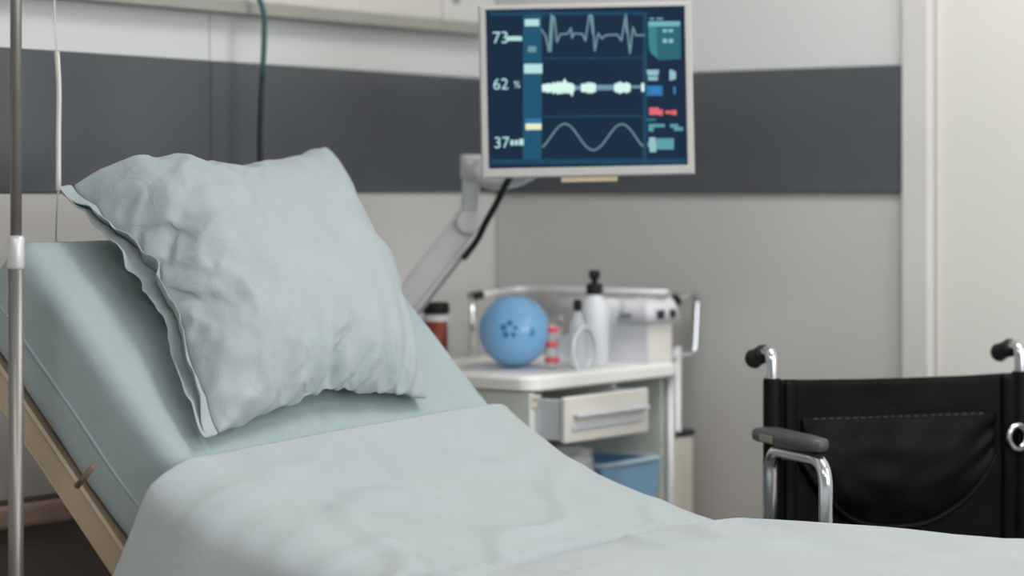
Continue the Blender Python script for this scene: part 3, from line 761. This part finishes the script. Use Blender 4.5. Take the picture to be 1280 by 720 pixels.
lathe('face_mask', [(.012, -.028), (.020, -.02), (.033, .0), (.039, .022), (.044, .030), (.046, .034), (.043, .036)], tuple(mk_c), 'clear', rc_, axis=tuple((rt*.85+vd*.5).normalized()), seg=30, caps=False)
lathe('mask_cushion', [(.043, .031), (.048, .033), (.049, .038), (.044, .040)], tuple(mk_c), 'milky', rc_, axis=tuple((rt*.85+vd*.5).normalized()), seg=30, caps=False)
# pump bottle
bo = P(743, 452, 5.0); bo = Vector((bo.x, bo.y, CT))
pbm = root('pump_bottle', tuple(bo), 'milky dispenser bottle with a black pump top', 'bottle')
lathe('body', [(.026, 0), (.031, .004), (.031, .100), (.028, .125), (.018, .143), (.013, .149)], tuple(bo), 'milky', pbm)
lathe('pump_collar', [(.0165, .1495), (.0175, .153), (.0175, .168), (.012, .172)], tuple(bo), 'rubber', pbm)
lathe('pump_head', [(.006, .172), (.006, .180), (.0115, .181), (.012, .196), (.008, .199)], tuple(bo), 'rubber', pbm)
tube('spout', [bo+Vector((0, 0, .190)), bo+(vd*.9+rt*-.2)*.03+Vector((0, 0, .187))], .004, 'rubber', pbm, seg=8)
bo = P(722, 456, 4.92); bo = Vector((bo.x, bo.y, CT))
sb = root('small_bottle', tuple(bo), 'small clear bottle with a black cap beside the pump bottle', 'bottle')
lathe('body', [(.013, 0), (.016, .003), (.016, .090), (.009, .108), (.007, .118)], tuple(bo), 'clear', sb)
lathe('cap', [(.0085, .1185), (.009, .121), (.009, .138), (.006, .141)], tuple(bo), 'rubber', sb)
g_ = Vector((.440, -.190, CT))
gz = root('gauze_roll', tuple(g_), 'white gauze roll standing behind the white carton', 'gauze roll')
lathe('roll', [(.005, .0), (.034, .001), (.036, .006), (.036, .096), (.034, .114), (.027, .126), (.015, .132), (.002, .133)], tuple(g_), 'paperw', gz)
tube('loose_end', [g_+rt*-.01+vd*.0365+Vector((0, 0, .01)), g_+rt*-.008+vd*.0367+Vector((0, 0, .06)), g_+rt*-.006+vd*.0363+Vector((0, 0, .1))], .0015, 'paperw', gz, seg=6)
# carton: the corner nearest the viewer at px 810
k_ = P(810, 455, 5.06)
kx, ky = k_.x, k_.y
cn = root('carton', (kx-.045, ky+.05, CT), 'small white carton at the right end of the worktop', 'box')
box('box', kx-.098, kx, ky, ky+.094, CT, CT+.086, 'boxw', cn, .0015, 1)
box('lit_end_face', kx+.0002, kx+.0012, ky+.003, ky+.091, CT+.003, CT+.083, 'boxlit', cn, 0)  # thin cream sheet paints this face of the carton as the lit one
gb = root('supply_pack', (kx-.04, ky+.05, CT+.086), 'crumpled white pack with dark print lying on the carton', 'pack')
V = []; F = []
N_ = 14
for i in range(N_+1):
    for j in range(N_+1):
        a = i/N_*2-1; b = j/N_*2-1
        e = (1-abs(a)**6)*(1-abs(b)**6)
        z = CT+.0865+max(0, e)**.5*(.046+.012*noise.noise(Vector((a*2, b*2, 1)))+.008*noise.noise(Vector((a*5, b*5, 3))))
        V.append((kx-.026+a*.043, ky+.045+b*.062, z))
for i in range(N_):
    for j in range(N_): F.append([i*(N_+1)+j, (i+1)*(N_+1)+j, (i+1)*(N_+1)+j+1, i*(N_+1)+j+1])
bd = [i*(N_+1) for i in range(N_+1)]+[N_*(N_+1)+j for j in range(1, N_+1)]+[i*(N_+1)+N_ for i in range(N_-1, -1, -1)]+[j for j in range(N_-1, 0, -1)]
F.append(bd[::-1])
mk('wrapper', V, F, 'boxw', gb, smooth=True)
for (y, w_, m_) in ((ky+.012, .026, 'ink'), (ky+.062, .020, 'ink')):
    box('printed_mark', kx+.0135, kx+.0185, y, y+w_, CT+.093, CT+.112, m_, gb, .001, 1)
box('printed_mark', kx-.058, kx-.030, ky-.0205, ky-.0155, CT+.094, CT+.106, 'greyink', gb, .001, 1)
# brown jar behind the bed edge
jb = P(545, 457, 5.02); jb = Vector((jb.x, jb.y, CT))
jr = root('medicine_jar', tuple(jb), 'white medicine jar with red-brown label and black cap', 'jar')
lathe('body', [(.026, 0), (.030, .003), (.030, .096), (.027, .104), (.023, .107)], tuple(jb), 'jarw', jr)
lathe('cap', [(.027, .1075), (.028, .110), (.028, .128), (.026, .131)], tuple(jb), 'rubber', jr)
V = []; F = []
for k in range(15):
    a = -1.35+2.3*k/14; d = vd*math.cos(a)+rt*math.sin(a)
    for z in (.012, .092): V.append(jb+d*.0303+Vector((0, 0, z)))
for k in range(14): F.append([k*2, k*2+2, k*2+3, k*2+1])
mk('label', V, F, 'amber', jr, smooth=True, solid=.0004)

# ------------------------------------------------------------------ wheelchair (local: x to its left-hand side in view, -y forwards)
WC = at(.4767+.2625*math.cos(math.radians(20)), 4.40+.2625*math.sin(math.radians(20)), 0)
wc = root('wheelchair', (WC.x, WC.y, 0), 'black folding wheelchair with chrome frame facing the bed', 'wheelchair', rotz=math.radians(56.2), local=True)
HC = .2625
for s_ in (-1, 1):
    tube('back_cane', fillet([(s_*HC, 0, .30), (s_*HC, 0, .905), (s_*HC, .07, .882)], .03), .0115, 'chrome', wc, seg=16)
    gp = lathe('push_grip', [(.012, -.030), (.0165, -.028), (.0178, -.022), (.0165, -.012), (.0165, .012), (.0185, .019), (.016, .025)], (s_*HC, .058, .886), 'rubber', wc, axis=(0, 1, -.3), seg=18)
    lathe('cane_sleeve', [(.015, .43), (.0165, .435), (.0165, .846), (.015, .850)], (s_*HC, 0, 0), 'vinyl', wc, seg=18)
    arm = s_*.290
    tube('arm_frame', fillet([(arm, -.05, .30), (arm, -.05, .7265), (arm, -.265, .7265), (arm, -.265, .30)], .045, 8), .0125, 'chrome', wc, seg=16)
    # arm pad
    V = []; F = []
    prof_ = [(-.026, .026), (-.030, .0285), (-.038, .030), (-.10, .029), (-.19, .028), (-.235, .022), (-.252, .010)]
    for (yy, hw) in prof_:
        for k in range(12):
            a = 2*PI*k/12; V.append((arm+math.copysign(abs(math.cos(a))**.6, math.cos(a))*hw, yy, .7515+math.copysign(abs(math.sin(a))**.6, math.sin(a))*.0135*(hw/.03)**.3))
    for i in range(len(prof_)-1):
        for k in range(12): l = (k+1) % 12; F.append([i*12+k, i*12+l, i*12+12+l, i*12+12+k])
    F.append(list(range(12))[::-1]); F.append([(len(prof_)-1)*12+k for k in range(12)])
    ap = mk('arm_pad', V, F, 'pad', wc, smooth=True)
    box('size_tag', arm-.0305, arm-.0285, -.115, -.065, .744, .756, 'tagp', ap, .0005, 1)
    # socket bracket where the arm meets the cane
    ring = [(s_*HC-s_*.020+.019*math.cos(a), -.022, .727+.022*math.sin(a)) for a in [2*PI*k/20 for k in range(20)]]
    tube('arm_socket', ring, .0058, 'chrome', wc, closed=True, seg=10)
    tube('lower_rail', [(s_*.25, .02, .30), (s_*.25, -.40, .30)], .0115, 'chrome', wc)
    tube('seat_rail', [(s_*.235, .02, .47), (s_*.235, -.40, .47)], .0115, 'chrome', wc)
    tube('front_upright', fillet([(s_*.25, -.40, .47), (s_*.25, -.40, .17)], .03), .0115, 'chrome', wc)
    whl = tube('rear_wheel', [(s_*.325, -.05+.277*math.cos(a), .29+.277*math.sin(a)) for a in [2*PI*k/48 for k in range(48)]], .0125, 'rubber', wc, closed=True, seg=10)
    tube('rim', [(s_*.325, -.05+.262*math.cos(a), .29+.262*math.sin(a)) for a in [2*PI*k/48 for k in range(48)]], .008, 'chrome', whl, closed=True, seg=8)
    tube('hand_rim', [(s_*.36, -.05+.24*math.cos(a), .29+.24*math.sin(a)) for a in [2*PI*k/48 for k in range(48)]], .009, 'chrome', whl, closed=True, seg=8)
    lathe('wheel_hub', [(.03, -.02), (.035, -.012), (.035, .012), (.03, .02)], (s_*.325, -.05, .29), 'alu', whl, axis=(1, 0, 0))
    for k in range(12):
        a = 2*PI*k/12; tube('spoke', [(s_*.325, -.05, .29), (s_*.325, -.05+.258*math.cos(a), .29+.258*math.sin(a))], .0022, 'chrome', whl, seg=6)
    cw = lathe('front_caster', [(.03, -.014), (.082, -.014), (.088, -.008), (.088, .008), (.082, .014), (.03, .014)], (s_*.25, -.40, .088), 'rubber', wc, axis=(1, 0, 0))
    tube('caster_fork', fillet([(s_*.25+.022, -.40, .09), (s_*.25+.022, -.40, .185), (s_*.25-.022, -.40, .185), (s_*.25-.022, -.40, .09)], .015), .006, 'chrome', cw, seg=8)
tube('cross_brace', [(-.235, -.18, .46), (.25, -.18, .30)], .010, 'chrome', wc)
tube('cross_brace', [(.235, -.20, .46), (-.25, -.20, .30)], .010, 'chrome', wc)
def sheet_(name, fn, nu_, nv_, m, parent, solid=.004):
    V = []; F = []
    for i in range(nu_+1):
        for j in range(nv_+1): V.append(fn(i/nu_, j/nv_))
    for i in range(nu_):
        for j in range(nv_): F.append([i*(nv_+1)+j, (i+1)*(nv_+1)+j, (i+1)*(nv_+1)+j+1, i*(nv_+1)+j+1])
    return mk(name, V, F, m, parent, smooth=True, solid=solid)
def backf(u, v):
    x = (-HC+.012)+u*2*(HC-.012); z = .44+v*.408
    sag = .028*(1-(2*u-1)**2); top = -.006*(1-(2*u-1)**2)*(v**4)
    return (x, -.010+sag+.004*noise.noise(Vector((u*7, v*5, 1))), z+top)
bk = sheet_('backrest', backf, 44, 30, 'vinyl', wc)
def strapf(s0):
    def f_(u, v):
        p = backf(s0+u*.05, v); return (p[0], p[1]-.006-.004*math.sin(PI*u), p[2]+.001)
    return f_
sheet_('edge_strap', strapf(.015), 6, 24, 'vinyl2', bk, .003); sheet_('edge_strap', strapf(.935), 6, 24, 'vinyl2', bk, .003)
def pockf(u, v):
    # hanging pocket with a rounded lower edge
    zt = .775; uu = 2*u-1
    zb = .565+.13*abs(uu)**2.6
    z = zb+(zt-zb)*v; x = uu*.205
    p = backf((x+HC-.012)/(2*(HC-.012)), (z-.44)/.408)
    return (x, p[1]-.006-.022*math.sin(PI*min(1, v*.8+.1))*(1-uu**4)+.006*noise.noise(Vector((u*6, v*5, 4))), z)
sheet_('pocket', pockf, 36, 20, 'vinyl2', bk, .003)
tube('pocket_binding', [Vector(pockf(k/36, 0))+Vector((0, -.004, 0)) for k in range(37)], .0055, 'vinyl', bk, seg=8)
for k in range(22):
    u_ = .06+.88*k/22
    a = Vector(pockf(u_, .985)); b = Vector(pockf(u_+.022, .985)); tube('stitch', [a+Vector((0, -.004, 0)), b+Vector((0, -.004, 0))], .0011, 'stitch', bk, seg=5)
def seatf(u, v):
    x = -.232+u*.464; y = .0-v*.40; return (x, y, .486-.02*(1-(2*u-1)**2))
sheet_('seat', seatf, 16, 12, 'vinyl', wc, .006)
